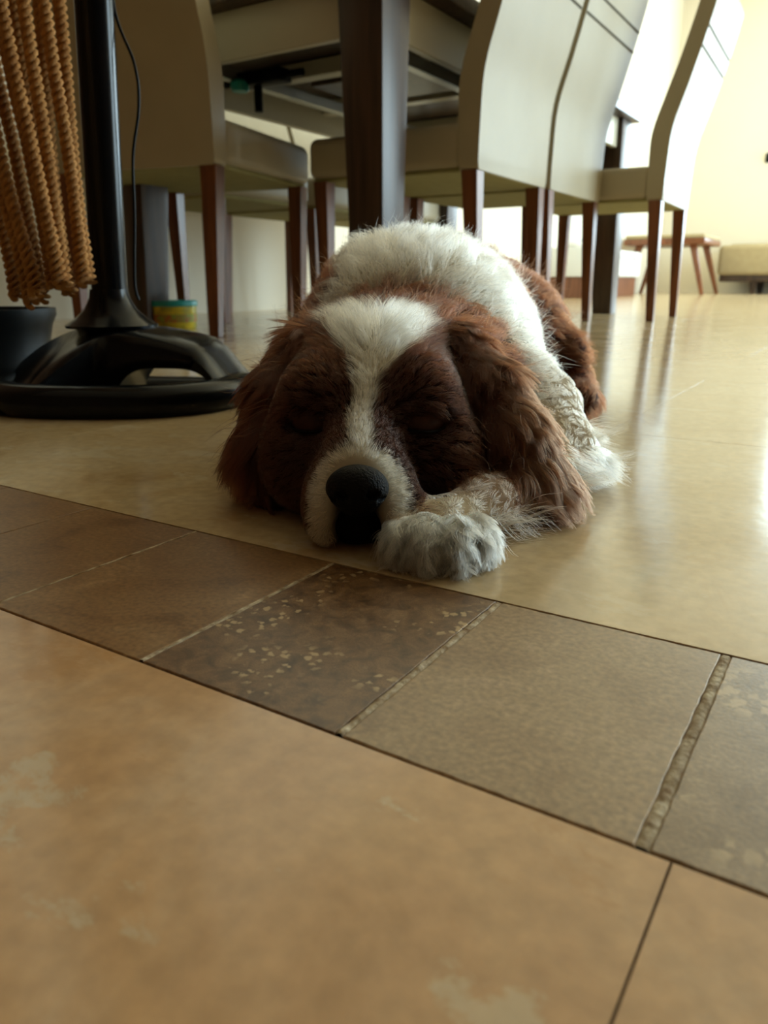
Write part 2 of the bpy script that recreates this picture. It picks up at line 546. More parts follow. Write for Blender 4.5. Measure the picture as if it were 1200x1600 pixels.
# beyond this the joints can no longer be told apart
bm = bmesh.new(); add_box(bm, (X0, rows[-1] + .0006, -.006), (X1, Y1, 0)); from_bm('distant_paving', bm, M['cream_stone'], floor)

# ------------------------------------------------------------------ dining table
TX0, TX1, TY0, TY1 = -1.85, -0.975, 1.53, 3.40
tab = thing('dining_table', 'dark walnut dining table with cream apron standing behind the dog', 'table', ((TX0 + TX1) / 2, (TY0 + TY1) / 2, 0))
def tl(p):
    return (p[0] - (TX0 + TX1) / 2, p[1] - (TY0 + TY1) / 2, p[2])
bm = bmesh.new(); add_box(bm, tl((TX0 - .03, TY0 - .03, .745)), tl((TX1 + .03, TY1 + .03, .782)), .004, 2); from_bm('table_top', bm, M['table_wood'], tab, 30)
for sx in (0, 1):
    for sy in (0, 1):
        bm = bmesh.new()
        ht, hb = .058, .040
        cx = TX1 if sx else TX0
        cy = TY1 if sy else TY0
        dx = -1 if sx else 1
        dy = -1 if sy else 1
        add_taper(bm, tl((cx + dx * hb, cy + dy * hb, 0)), (hb, hb), tl((cx + dx * ht, cy + dy * ht, .745)), (ht, ht), .003)
        from_bm('leg', bm, M['table_wood'], tab, 30)
ap = .022
for lo, hi in (((TX0 + .116, TY0 + .02, .64), (TX1 - .116, TY0 + .02 + ap, .745)), ((TX0 + .116, TY1 - .02 - ap, .64), (TX1 - .116, TY1 - .02, .745)),
               ((TX0 + .02, TY0 + .116, .64), (TX0 + .02 + ap, TY1 - .116, .745)), ((TX1 - .02 - ap, TY0 + .116, .64), (TX1 - .02, TY1 - .116, .745))):
    bm = bmesh.new(); add_box(bm, tl(lo), tl(hi), .002, 1); from_bm('apron', bm, M['apron'], tab)
# extension gear under the top
for xx in (-1.66, -1.17):
    bm = bmesh.new(); add_box(bm, tl((xx, TY0 + .08, .668)), tl((xx + .03, TY1 - .08, .700)), .002, 1); from_bm('rail', bm, M['steel'], tab)
for yy in (1.98, 2.42, 2.9):
    bm = bmesh.new(); add_box(bm, tl((TX0 + .05, yy, .700)), tl((TX1 - .05, yy + .05, .742)), .002, 1); from_bm('crossbar', bm, M['apron'], tab)
bm = bmesh.new(); add_box(bm, tl((-1.60, 2.10, .706)), tl((-1.22, 2.38, .728)), .002, 1); from_bm('stored_leaf', bm, M['table_wood'], tab)
bm = bmesh.new()
add_box(bm, tl((-1.66, 1.80, .655)), tl((-1.48, 1.86, .69)), .006, 2)
add_tube(bm, [tl((-1.58, 1.83, .66)), tl((-1.58, 1.83, .59))], .012, 10)
add_tube(bm, [tl((-1.70, 1.83, .672)), tl((-1.42, 1.83, .672))], .010, 10)
br = from_bm('bracket', bm, M['black_plastic'], tab, 40)
bm = bmesh.new()
add_lathe(bm, [(0, 0), (.022, 0), (.026, .006), (.026, .022), (.018, .03), (0, .03)], tl((-1.62, 1.80, .640)), 16)
from_bm('lock_knob', bm, M['teal_plastic'], br, 40)

# ------------------------------------------------------------------ chairs
CW = .23      # half width of a chair
def back_profile():
    outer = [(0, .385), (.002, .48), (.010, .60), (.045, .72), (.078, .84), (.105, .95), (.118, 1.02)]
    inner = [(-.052, .385), (-.055, .50), (-.052, .59), (-.022, .69), (.014, .80), (.050, .93), (.072, 1.02)]
    return outer, inner

def make_chair():
    parts = {}
    outer, inner = back_profile()
    o2 = catmull([(x, 0, z) for x, z in outer], 4)
    i2 = catmull([(x, 0, z) for x, z in inner], 4)
    loop = [(p.x, p.z) for p in o2] + [(p.x, p.z) for p in reversed(i2)]
    bm = bmesh.new()
    A = [bm.verts.new((x, -CW, z)) for x, z in loop]
    B = [bm.verts.new((x, CW, z)) for x, z in loop]
    n = len(loop)
    fa = bm.faces.new(A); fb = bm.faces.new(list(reversed(B)))
    for i in range(n):
        bm.faces.new((A[i], B[i], B[(i + 1) % n], A[(i + 1) % n]))
    es = list(fa.edges) + list(fb.edges)
    es += [e for e in bm.edges if e.verts[0].co.z > 1.0 and e.verts[1].co.z > 1.0 and abs(e.verts[0].co.y - e.verts[1].co.y) > .1 and (e.verts[0] in (A[len(o2) - 1], A[len(o2)]) or e.verts[1] in (A[len(o2) - 1], A[len(o2)]))]
    bmesh.ops.bevel(bm, geom=list(set(es)), offset=.014, segments=4, affect='EDGES', profile=0.5, clamp_overlap=True)
    bmesh.ops.recalc_face_normals(bm, faces=bm.faces)
    me = bpy.data.meshes.new('chair_backrest'); bm.to_mesh(me); bm.free()
    parts['backrest'] = (me, 'leather')
    bm = bmesh.new()
    add_box(bm, (-.50, -CW, .392), (-.045, CW, .492), .022, 4)
    for v in bm.verts:      # crown of the cushion
        if v.co.z > .47:
            v.co.z += .010 * (1 - (v.co.y / CW) ** 2) * (1 - ((v.co.x + .27) / .24) ** 2)
    bmesh.ops.recalc_face_normals(bm, faces=bm.faces)
    me = bpy.data.meshes.new('chair_seat'); bm.to_mesh(me); bm.free()
    parts['seat'] = (me, 'leather')
    bm = bmesh.new(); add_box(bm, (-.485, -CW + .012, .384), (-.01, CW - .012, .394), .002, 1)
    bmesh.ops.recalc_face_normals(bm, faces=bm.faces)
    me = bpy.data.meshes.new('chair_underside'); bm.to_mesh(me); bm.free()
    parts['underside'] = (me, 'underside')
    legs = []
    for s in (-1, 1):
        bm = bmesh.new(); add_taper(bm, (-.008, s * (CW - .028), 0), (.0125, .0125), (-.024, s * (CW - .022), .386), (.021, .021), .002)
        bmesh.ops.recalc_face_normals(bm, faces=bm.faces)
        me = bpy.data.meshes.new('chair_rear_leg'); bm.to_mesh(me); bm.free(); legs.append(me)
        bm = bmesh.new(); add_taper(bm, (-.462, s * (CW - .032), 0), (.0125, .0125), (-.462, s * (CW - .024), .386), (.021, .021), .002)
        bmesh.ops.recalc_face_normals(bm, faces=bm.faces)
        me = bpy.data.meshes.new('chair_front_leg'); bm.to_mesh(me); bm.free(); legs.append(me)
    # two stitched seams across the outer face near the top
    seams = []
    for zc in (.820, .872):
        bm = bmesh.new()
        xs = [p.x for p in o2]; zs = [p.z for p in o2]
        xx = float(np.interp(zc, zs, xs))
        add_box(bm, (xx - .004, -CW + .004, zc - .003), (xx + .0012, CW - .004, zc + .003))
        bmesh.ops.recalc_face_normals(bm, faces=bm.faces)
        me = bpy.data.meshes.new('chair_seam'); bm.to_mesh(me); bm.free(); seams.append(me)
    for me in [parts['backrest'][0], parts['seat'][0]]:
        me.shade_smooth(); me.set_sharp_from_angle(angle=math.radians(40))
    for k, (me, m) in parts.items():
        me.materials.append(M[m])
    for me in legs:
        me.materials.append(M['chair_wood'])
    for me in seams:
        me.materials.append(M['seam'])
    return parts, legs, seams
CH = make_chair()
def chair(label, loc, rz, tilt=0):
    parts, legs, seams = CH
    t = thing('dining_chair', label, 'chair', loc, rz, 'cream leather dining chairs round the table')
    for k, (me, m) in parts.items():
        o = bpy.data.objects.new(k, me); COL.objects.link(o); o.parent = t
        if k == 'backrest':
            for s in seams:
                q = bpy.data.objects.new('seam', s); COL.objects.link(q); q.parent = o
    for me in legs:
        o = bpy.data.objects.new('leg', me); COL.objects.link(o); o.parent = t
    return t
# local +x is the direction the chair's back points
chair('cream dining chair at the table end, back to us beside the black pole', (-1.335 - .225 * 0.978, 1.38 - .225 * 0.206, 0), math.radians(-90 + 11.9))
chair('cream dining chair right of the thick near table leg, nearest of the long-side row', (-.865, 2.00, 0), math.radians(1))
chair('cream dining chair in the middle of the long-side row, between its two neighbours', (-.865, 2.485, 0), math.radians(0))
chair('cream dining chair pulled out furthest right, bright back against the far wall', (-.672, 2.965, 0), math.radians(2))
chair('shaded cream chair across the table by the left wall, nearest of that side', (-2.29, 2.10, 0), math.radians(180))
chair('shaded cream chair across the table by the left wall, middle of that side', (-2.29, 2.60, 0), math.radians(180))
chair('shaded cream chair across the table by the left wall, furthest of that side', (-2.29, 3.09, 0), math.radians(180))

# ------------------------------------------------------------------ black pedestal stand
bc = c2w(-.29, .87)
st = thing('pedestal_stand', 'glossy black pedestal stand with looped arched base left of the dog', 'stand', bc)
def bl(r, f, z):
    w = c2w(r, f, z); return Vector((w.x - bc.x, w.y - bc.y, z))
# ring lying on the floor
bm = bmesh.new()
n = 72
sec = [(-.014, .0), (.014, .0), (.019, .008), (.017, .022), (.009, .030), (-.006, .031), (-.015, .024), (-.019, .010)]
rings = []
def ring_pt(a):
    e = 2.6
    ca, sa = math.cos(a), math.sin(a)
    k = (abs(ca) ** e + abs(sa) ** e) ** (-1 / e)
    return -.292 + .128 * k * ca, .885 + .128 * k * sa
for i in range(n):
    a = 2 * math.pi * i / n
    r_, f_ = ring_pt(a)
    r2, f2 = ring_pt(a + .01)
    tr, tf = r2 - r_, f2 - f_
    l = math.hypot(tr, tf); nr, nf = tf / l, -tr / l
    zk = 1 - .68 * min(1, max(0, math.sin(a) * 1.6))
    rings.append([bm.verts.new(bl(r_ + nr * s, f_ + nf * s, z * zk + .0005)) for s, z in sec])
for i in range(n):
    p, q = rings[i], rings[(i + 1) % n]
    for k in range(len(sec)):
        bm.faces.new((p[k], p[(k + 1) % len(sec)], q[(k + 1) % len(sec)], q[k]))
from_bm('base_ring', bm, M['black_metal'], st, 60)
# arched bridge that carries the pole
bm = bmesh.new()
rows_ = []
for i in range(41):
    t = i / 40
    r_ = -.425 + .262 * t
    u = (t - .46) / .54 if t > .46 else (t - .46) / .46
    if u < 0:
        zt = .078 - .044 * abs(u) ** 2.2
        zb = .002
        wf = .060 + .078 * min(1, abs(u) * 2.2)
        drop = .046 * min(1, abs(u) * 2.0)
    else:
        k_ = min(1, max(0, (u - .70) / .30))
        zt = .078 - .030 * u ** 2 - .030 * k_ * k_ * (3 - 2 * k_)
        zb = max(.002, .040 * (1 - abs((u - .47) / .45) ** 4))
        wf = .060 + .02 * u
        drop = 0.0
    wb = .055 + .03 * abs(u) ** 2
    fc = .905
    row = []
    for s_, zz in ((-1, zb), (-1.05, zb * .5 + zt * .5), (-1.0, zt - .007), (-.88, zt - .001), (-.66, zt + .003), (-.35, zt + .005), (0, zt + .006), (.5, zt + .004), (.92, zt - .004), (1.04, zt * .5 + zb * .5), (1, zb), (0, zb)):
        q_ = drop * (max(0, -s_) ** .8)
        row.append(bm.verts.new(bl(r_, fc + s_ * (wf if s_ < 0 else wb), max(zz - q_, zb))))
    rows_.append(row)
for p, q in zip(rows_, rows_[1:]):
    for k in range(len(p)):
        bm.faces.new((p[k], p[(k + 1) % len(p)], q[(k + 1) % len(p)], q[k]))
bm.faces.new(rows_[0]); bm.faces.new(rows_[-1])
from_bm('arch', bm, M['black_metal'], st, 50)
bm = bmesh.new()
add_lathe(bm, [(0, 0), (.050, .0), (.051, .003), (.040, .010), (.029, .020), (.0225, .032), (.0205, .042), (0, .042)], bl(-.312, .9, .080), 40)
from_bm('collar', bm, M['black_metal'], st, 50)
bm = bmesh.new()
add_tube(bm, [bl(-.312, .9, .10), bl(-.298, .9, .40), bl(-.268, .9, 1.05)], .0195, 28)
from_bm('pole', bm, M['black_metal'], st, 50)
bm = bmesh.new()
add_tube(bm, catmull([bl(-.268, .9, 1.04), bl(-.272, .89, 1.10), bl(-.30, .87, 1.14), bl(-.345, .84, 1.12), bl(-.352, .835, 1.07)], 8), .010, 14)
from_bm('hook_arm', bm, M['black_metal'], st, 50)
bm = bmesh.new()
cord = [(-.2695, .91, .70), (-.270, .91, .52), (-.281, .91, .41), (-.263, .905, .35), (-.262, .905, .31), (-.273, .905, .26), (-.277, .905, .20), (-.2835, .905, .13), (-.282, .91, .11)]
add_tube(bm, catmull([bl(*p) for p in cord], 8), .0016, 8)
from_bm('cable', bm, M['black_plastic'], st, 60)

# ------------------------------------------------------------------ hanging ropes
rc = c2w(-.35, .835)
rp = thing('rope_hanging', 'bundle of thick golden twisted ropes hanging left of the black pole', 'rope hanging', rc)
def rl(r, f, z):
    w = c2w(r, f, z); return Vector((w.x - rc.x, w.y - rc.y, z))
bm = bmesh.new()
add_lathe(bm, [(0, 0), (.066, 0), (.070, .004), (.070, .016), (.066, .020), (0, .020)], rl(-.352, .835, 1.0), 36)
for a in (0.3, 2.4, 4.5):
    add_tube(bm, [rl(-.352 + .055 * math.cos(a), .835 + .055 * math.sin(a), 1.015), rl(-.352, .835, 1.072)], .003, 6)
from_bm('top_disc', bm, M['chair_wood'], rp, 50)
def rope(path, rad, turns_per_m=46):
    bm = bmesh.new()
    fr = frames(path)
    L = 0; prev = None
    N = len(fr)
    rings = [[], [], []]
    ns = 7
    for i, (p, t, u, v) in enumerate(fr):
        if prev is not None:
            L += (p - prev).length
        prev = p
        fl = 1.0
        tt = i / (N - 1)
        if tt > .93:                       # the untwisted, flared end
            fl = 1 + .8 * ((tt - .93) / .07)
        for k in range(3):
            a = L * turns_per_m * 2 * math.pi + 2 * math.pi * k / 3
            d = u * math.cos(a) + v * math.sin(a)
            c = p + d * rad * .44 * fl
            e = t.cross(d)
            rings[k].append([bm.verts.new(c + (d * math.cos(2 * math.pi * j / ns) + e * math.sin(2 * math.pi * j / ns)) * rad * .60) for j in range(ns)])
    for k in range(3):
        for a_, b_ in zip(rings[k], rings[k][1:]):
            for j in range(ns):
                bm.faces.new((a_[j], a_[(j + 1) % ns], b_[(j + 1) % ns], b_[j]))
        bm.faces.new(rings[k][0]); bm.faces.new(rings[k][-1])
    return from_bm('rope', bm, M['rope'], rp, 70)
def atd(px, py, d):
    a = (px - 600) / 1191.0; b = (py - 800) / 1191.0
    f = math.cos(PITCH) - b * math.sin(PITCH); z = -math.sin(PITCH) - b * math.cos(PITCH)
    t = d / f
    return (t * a, d, CAM_H + t * z)
#  (rope positions at the height of z = .39 / lower end, in metres right of the lens and forward)
ropes = [((-.395, .81), (-.372, .83, .108)), ((-.377, .80), (-.352, .80, .118)), ((-.368, .835), (-.345, .83, .125)), ((-.357, .845), (-.338, .85, .118)),
         ((-.350, .80), (-.327, .80, .128)), ((-.335, .815), (-.326, .81, .125)), ((-.322, .83), (-.313, .83, .128)), ((-.318, .86), (-.318, .855, .130)),
         ((-.405, .84), (-.395, .85, .115)), ((-.388, .85), (-.372, .86, .112)), ((-.41, .80), (-.40, .795, .105)), ((-.342, .87), (-.345, .865, .122))]
for i, ((r0, f0), (r1, f1, z1)) in enumerate(ropes):
    top = (-.352 + (r0 + .36) * .9, .835 + (f0 - .832) * .9, 1.0)
    pts = [rl(*top), rl((top[0] * .5 + r0 * .5), (top[1] + f0) / 2, .70), rl(r0, f0, .40), rl(r0 + (r1 - r0) * .45 + random.uniform(-.004, .004), f0 + (f1 - f0) * .4, .25), rl(r1, f1, z1 + .02), rl(r1 + .003, f1 - .004, z1)]
    dense = catmull(pts, 30)
    # resample evenly
    cum = [0]
    for p, q in zip(dense, dense[1:]):
        cum.append(cum[-1] + (q - p).length)
    m = int(cum[-1] / .0034)
    D = np.array([list(p) for p in dense])
    ss = np.linspace(0, cum[-1], m)
    path = [Vector([float(np.interp(s, cum, D[:, c])) for c in range(3)]) for s in ss]
    rope(path, .0067)

# black pot behind the base, below the ropes
pc = c2w(-.525, 1.03)
pot = thing('plant_pot', 'dark black pot half hidden under the rope ends', 'pot', pc)
bm = bmesh.new()
add_lathe(bm, [(0, 0), (.085, 0), (.088, .006), (.078, .03), (.077, .05), (.083, .075), (.089, .088), (.089, .097), (.083, .097), (.076, .080), (0, .078)], (0, 0, 0), 40)
from_bm('pot_body', bm, M['black_plastic'], pot, 50)
bm = bmesh.new(); add_lathe(bm, [(0, .0785), (.05, .081), (.0755, .0800)], (0, 0, 0), 30)
from_bm('soil', bm, mat('dark_soil', (.02, .015, .01), .95, .1, noise=(80, .4, (.01, .008, .006)), bump=(120, 1)), pot)

# yellow tin under the table
tc_ = c2w(-.625, 2.32)
tin = thing('food_tub', 'round yellow tub with teal lid on the floor under the end chair', 'tub', tc_)
bm = bmesh.new(); add_lathe(bm, [(0, 0), (.066, 0), (.069, .004), (.072, .062), (0, .062)], n=36); b0 = from_bm('tub_body', bm, M['yellow_plastic'], tin, 40)
bm = bmesh.new(); add_lathe(bm, [(0, .0625), (.0745, .0625), (.0755, .065), (.0755, .075), (.073, .078), (0, .076)], n=36); from_bm('lid', bm, M['teal_plastic'], tin, 40)
bm = bmesh.new(); add_lathe(bm, [(.0703, .018), (.0718, .018), (.0728, .040), (.0713, .040)], n=36); from_bm('label_band', bm, mat('lime_print', (.35, .40, .05), .5, .4, noise=(60, .2, (.55, .16, .03))), tin, 40)

# ------------------------------------------------------------------ far end of the room
bt = thing('bench', 'low brown wooden bench with splayed legs against the far wall', 'bench', (-2.04, 9.10, 0))
bm = bmesh.new(); add_box(bm, (-.42, -.45, .50), (.40, .45, .56), .008, 2); from_bm('seat_frame', bm, M['chair_wood'], bt, 30)
bm = bmesh.new(); add_box(bm, (-.41, -.44, .56), (.39, .44, .60), .015, 3); from_bm('cushion', bm, M['sofa_cloth'], bt, 40)
for sx in (-1, 1):
    for sy in (-1, 1):
        bm = bmesh.new(); add_taper(bm, (sx * .42, sy * .42, 0), (.018, .018), (sx * .27, sy * .34, .50), (.034, .034), .003)
        from_bm('leg', bm, M['chair_wood'], bt, 30)
so = thing('sofa', 'low beige sofa on a dark plinth at the right edge, by the far wall', 'sofa', (-.83, 9.98, 0))
bm = bmesh.new(); add_box(bm, (-.83, -.40, .20), (1.1, .42, .52), .05, 4); from_bm('seat_cushion', bm, M['sofa_cloth'], so, 40)
bm = bmesh.new(); add_box(bm, (-.84, .28, .35), (1.1, .50, .56), .04, 4); from_bm('backrest', bm, M['sofa_cloth'], so, 40)
bm = bmesh.new(); add_box(bm, (-.80, -.36, .13), (1.1, .42, .205), .01, 2); from_bm('plinth', bm, M['table_wood'], so, 40)
for sx in (-.45, .95):
    for sy in (-.28, .34):
        bm = bmesh.new(); add_taper(bm, (sx, sy, 0), (.025, .025), (sx, sy, .135), (.04, .04), .003); from_bm('leg', bm, M['table_wood'], so)
cb = thing('sideboard', 'low white sideboard on a brown plinth seen between the chair legs', 'sideboard', (-2.28, 7.1, 0))
bm = bmesh.new(); add_box(bm, (-.22, -.75, .17), (.22, .75, .40), .008, 2); from_bm('body', bm, M['white_lacquer'], cb, 30)
bm = bmesh.new(); add_box(bm, (-.20, -.72, .0), (.20, .72, .172), .004, 1); from_bm('plinth', bm, M['chair_wood'], cb, 30)
for yy in (-.74, -.245, .25):
    bm = bmesh.new(); add_box(bm, (.2195, yy, .18), (.232, yy + .485, .39), .003, 1); dr = from_bm('drawer', bm, M['white_lacquer'], cb, 30)
    bm = bmesh.new(); add_box(bm, (.231, yy + .19, .33), (.245, yy + .30, .342), .003, 1); from_bm('handle', bm, M['steel'], dr, 30)
bx = thing('storage_box', 'small blue box lying on the white sideboard', 'box', (-2.26, 7.25, .40))
bm = bmesh.new(); add_box(bm, (-.12, -.2, .0), (.12, .2, .075), .006, 2); from_bm('box_body', bm, M['blue_cloth'], bx, 30)
bm = bmesh.new(); add_box(bm, (-.124, -.204, .0755), (.124, .204, .10), .006, 2); from_bm('lid', bm, M['blue_cloth'], bx, 30)
ws = thing('wall_speaker', 'black box mounted on the left wall beyond the table', 'speaker', (-2.52, 7.55, .98))
bm = bmesh.new(); add_box(bm, (0.001, -.22, 0), (.13, .22, .30), .008, 2); from_bm('cabinet', bm, M['black_plastic'], ws, 30)
bm = bmesh.new(); add_box(bm, (.131, -.20, .02), (.137, .20, .28), .003, 1); from_bm('grille', bm, M['black_metal'], ws, 30)
wf = thing('wall_hook', 'small black hook on the far wall at the right edge', 'hook', (-1.40, 10.5, 1.5))
bm = bmesh.new(); add_box(bm, (-.03, -.016, -.05), (.03, -.001, .05), .004, 2); from_bm('plate', bm, M['black_metal'], wf, 30)
bm = bmesh.new(); add_tube(bm, catmull([(0, -.012, .0), (0, -.05, -.01), (0, -.07, .02), (0, -.065, .05)], 6), .009, 8); from_bm('peg', bm, M['black_metal'], wf, 40)

#DOG
# ------------------------------------------------------------------ the dog
# worked out in metres right of / in front of / above the lens' foot point, then turned into the room
def ell(c, s, rot=0.0):
    c = np.array(c); s = np.array(s)
    ca, sa = math.cos(rot), math.sin(rot)
    def f(P):
        d = P - c
        if rot:
            x = d[:, 0] * ca + d[:, 1] * sa
            y = -d[:, 0] * sa + d[:, 1] * ca
            d = np.stack([x, y, d[:, 2]], 1)
        k0 = np.linalg.norm(d / s, axis=1)
        k1 = np.linalg.norm(d / (s * s), axis=1) + 1e-9
        return k0 * (k0 - 1) / k1
    return f

def cone(a, ra, b, rb):
    a = np.array(a); b = np.array(b)
    ab = b - a
    def f(P):
        t = np.clip(((P - a) @ ab) / (ab @ ab), 0, 1)
        return np.linalg.norm(P - a - t[:, None] * ab, axis=1) - (ra + (rb - ra) * t)
    return f

def chain(pts):
    return [cone(p[:3], p[3], q[:3], q[3]) for p, q in zip(pts, pts[1:])]

EAR_L = [(-.046, .480, .090, .013), (-.062, .464, .068, .015), (-.068, .450, .038, .017), (-.060, .440, .014, .012)]
EAR_R = [(.044, .484, .090, .014), (.062, .458, .071, .016), (.074, .438, .047, .018), (.086, .425, .022, .018)]
LEG_R = [(.110, .55, .040, .032), (.116, .50, .022, .022), (.088, .437, .015, .0145), (.056, .394, .0135, .0125), (.030, .366, .0125, .013)]
LEG_L = [(-.075, .56, .035, .030), (-.080, .50, .020, .020), (-.070, .46, .014, .013)]
GROUPS = {
    'muzzle': [ell((-.012, .390, .031), (.0235, .036, .026)), ell((-.0275, .377, .020), (.0135, .023, .0195)), ell((.0040, .377, .020), (.0135, .023, .0195)),
               cone((-.013, .372, .043), .0135, (-.011, .412, .060), .017), ell((-.012, .388, .010), (.018, .026, .0095))],
    'skull': [ell((-.006, .470, .062), (.054, .064, .047)), ell((-.036, .428, .064), (.023, .026, .026)), ell((.019, .428, .064), (.023, .026, .026)),
              ell((-.042, .432, .034), (.029, .036, .032)), ell((.028, .432, .034), (.029, .036, .032))],
    'ear_l': chain(EAR_L),
    'ear_r': chain(EAR_R),
    'neck': [ell((.012, .540, .064), (.076, .075, .056))],
    'body': [ell((.024, .64, .070), (.093, .12, .094)), ell((.048, .74, .068), (.094, .13, .094)), ell((-.050, .585, .048), (.042, .06, .050)), ell((.080, .575, .046), (.040, .07, .048))],
    'rump': [ell((.098, .86, .072), (.092, .11, .084)), ell((.150, .84, .060), (.040, .08, .060)), ell((-.0, .86, .045), (.045, .09, .045))],
    'hind': [ell((.188, .795, .046), (.022, .036, .036)), ell((.190, .765, .020), (.022, .052, .019)), ell((-.03, .80, .020), (.022, .06, .018))],
    'tail': chain([(.10, .950, .05, .022), (.11, .985, .028, .016), (.085, 1.015, .016, .012), (.05, 1.02, .013, .010)]),
    'leg_r': chain(LEG_R),
    'paw_r': [ell((.009, .351, .0105), (.0090, .015, .0105)), ell((.0205, .344, .0118), (.0088, .016, .0118)), ell((.0335, .344, .0115), (.0088, .016, .0115)), ell((.045, .353, .0105), (.0085, .015, .0105))],
    'leg_l': chain(LEG_L),
}
GN = list(GROUPS)
KS = {'muzzle': .010, 'skull': .014, 'ear_l': .006, 'ear_r': .006, 'neck': .02, 'body': .03, 'rump': .03, 'hind': .012, 'tail': .01, 'leg_r': .012, 'paw_r': .0035, 'leg_l': .01}

def smin(a, b, k):
    h = np.clip(k - np.abs(a - b), 0, None) / k
    return np.minimum(a, b) - h * h * k * .25

def group_sdf(P, g):
    d = None
    for f in GROUPS[g]:
        v = f(P)
        d = v if d is None else smin(d, v, KS[g])
    return d

def sdf(P, which=False):
    P = np.asarray(P, dtype=np.float64)
    ds = np.stack([group_sdf(P, g) for g in GN], 1)
    d = ds[:, 0]
    for i in range(1, len(GN)):
        k = .006 if GN[i] in ('ear_l', 'ear_r', 'paw_r') else .016
        d = smin(d, ds[:, i], k)
    # furrow down the middle of the muzzle, eye hollows, mouth gap between the flews
    for c, s, amt in (((-.0130, .350, .008), (.0142, .030, .0185), .010), ((-.0395, .409, .056), (.013, .012, .006), .003), ((.0225, .410, .056), (.013, .012, .006), .003)):
        q = ell(c, s)(P)
        d = np.maximum(d, -q) if amt > .005 else d + amt * np.exp(-np.clip(q, -.01, None) * 300) * (q < .02)
    d = np.maximum(d, .0015 - P[:, 2])      # flattened where it rests on the floor
    if which:
        return d, np.argmin(ds, 1)
    return d

def grad(P, e=8e-4):
    G = np.zeros_like(P)
    for i in range(3):
        o = np.zeros(3); o[i] = e
        G[:, i] = sdf(P + o) - sdf(P - o)
    return G / (np.linalg.norm(G, axis=1)[:, None] + 1e-12)

def surface_nets(fn, lo, hi, h):
    lo = np.array(lo); hi = np.array(hi)
    n = np.ceil((hi - lo) / h).astype(int) + 1
    ax = [lo[i] + h * np.arange(n[i]) for i in range(3)]
    vals = np.empty(n)
    for i in range(n[0]):
        Y, Z = np.meshgrid(ax[1], ax[2], indexing='ij')
        P = np.stack([np.full(Y.size, ax[0][i]), Y.ravel(), Z.ravel()], 1)
        vals[i] = fn(P).reshape(n[1], n[2])
    ins = vals < 0
    acc = np.zeros(tuple(n - 1) + (3,)); cnt = np.zeros(tuple(n - 1))
    offs = [(a, b, c) for a in (0, 1) for b in (0, 1) for c in (0, 1)]
    def sl(o):
        return tuple(slice(o[i], o[i] + n[i] - 1) for i in range(3))
    for o in offs:
        for d in range(3):
            if o[d]:
                continue
            o2 = list(o); o2[d] = 1
            a, b = vals[sl(o)], vals[sl(o2)]
            cr = (a < 0) != (b < 0)
            t = np.where(cr, a / np.where(cr, a - b, 1), 0)
            for k in range(3):
                acc[..., k] += np.where(cr, (t if k == d else o[k]), 0)
            cnt += cr
    cell = cnt > 0
    idx = -np.ones(tuple(n - 1), int)
    ijk = np.argwhere(cell)
    idx[cell] = np.arange(len(ijk))
    V = lo + h * (ijk + acc[cell] / cnt[cell][:, None])
    F = []
    for d in range(3):
        e1, e2 = (d + 1) % 3, (d + 2) % 3
        s0 = [slice(0, n[i]) for i in range(3)]; s1 = list(s0)
        s0[d] = slice(0, n[d] - 1); s1[d] = slice(1, n[d])
        A, B = ins[tuple(s0)], ins[tuple(s1)]
        pts = np.argwhere(A != B)
        ok = (pts[:, e1] > 0) & (pts[:, e2] > 0) & (pts[:, e1] < n[e1] - 1) & (pts[:, e2] < n[e2] - 1)
        pts = pts[ok]
        flip = A[tuple(pts.T)]
        q = []
        for (da, db) in ((0, 0), (1, 0), (1, 1), (0, 1)):
            p = pts.copy(); p[:, e1] -= da; p[:, e2] -= db
            q.append(idx[tuple(p.T)])
        q = np.stack(q, 1)
        q[flip] = q[flip][:, ::-1]
        F.append(q)
    F = np.concatenate(F)
    return V, F[:, ::-1]

# ---- coat colours
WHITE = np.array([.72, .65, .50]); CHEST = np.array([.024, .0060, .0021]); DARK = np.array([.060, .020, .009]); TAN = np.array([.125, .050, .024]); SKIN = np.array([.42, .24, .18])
def sstep(x, a, b):
    t = np.clip((x - a) / (b - a), 0, 1)
    return t * t * (3 - 2 * t)

def wob(P, s, seed=0):
    return (np.sin(P[:, 0] * s + 1.3 + seed) * np.sin(P[:, 1] * s * 1.3 + .7 + seed) + np.sin(P[:, 2] * s * 1.7 + P[:, 0] * s * .8 + seed)) * .5

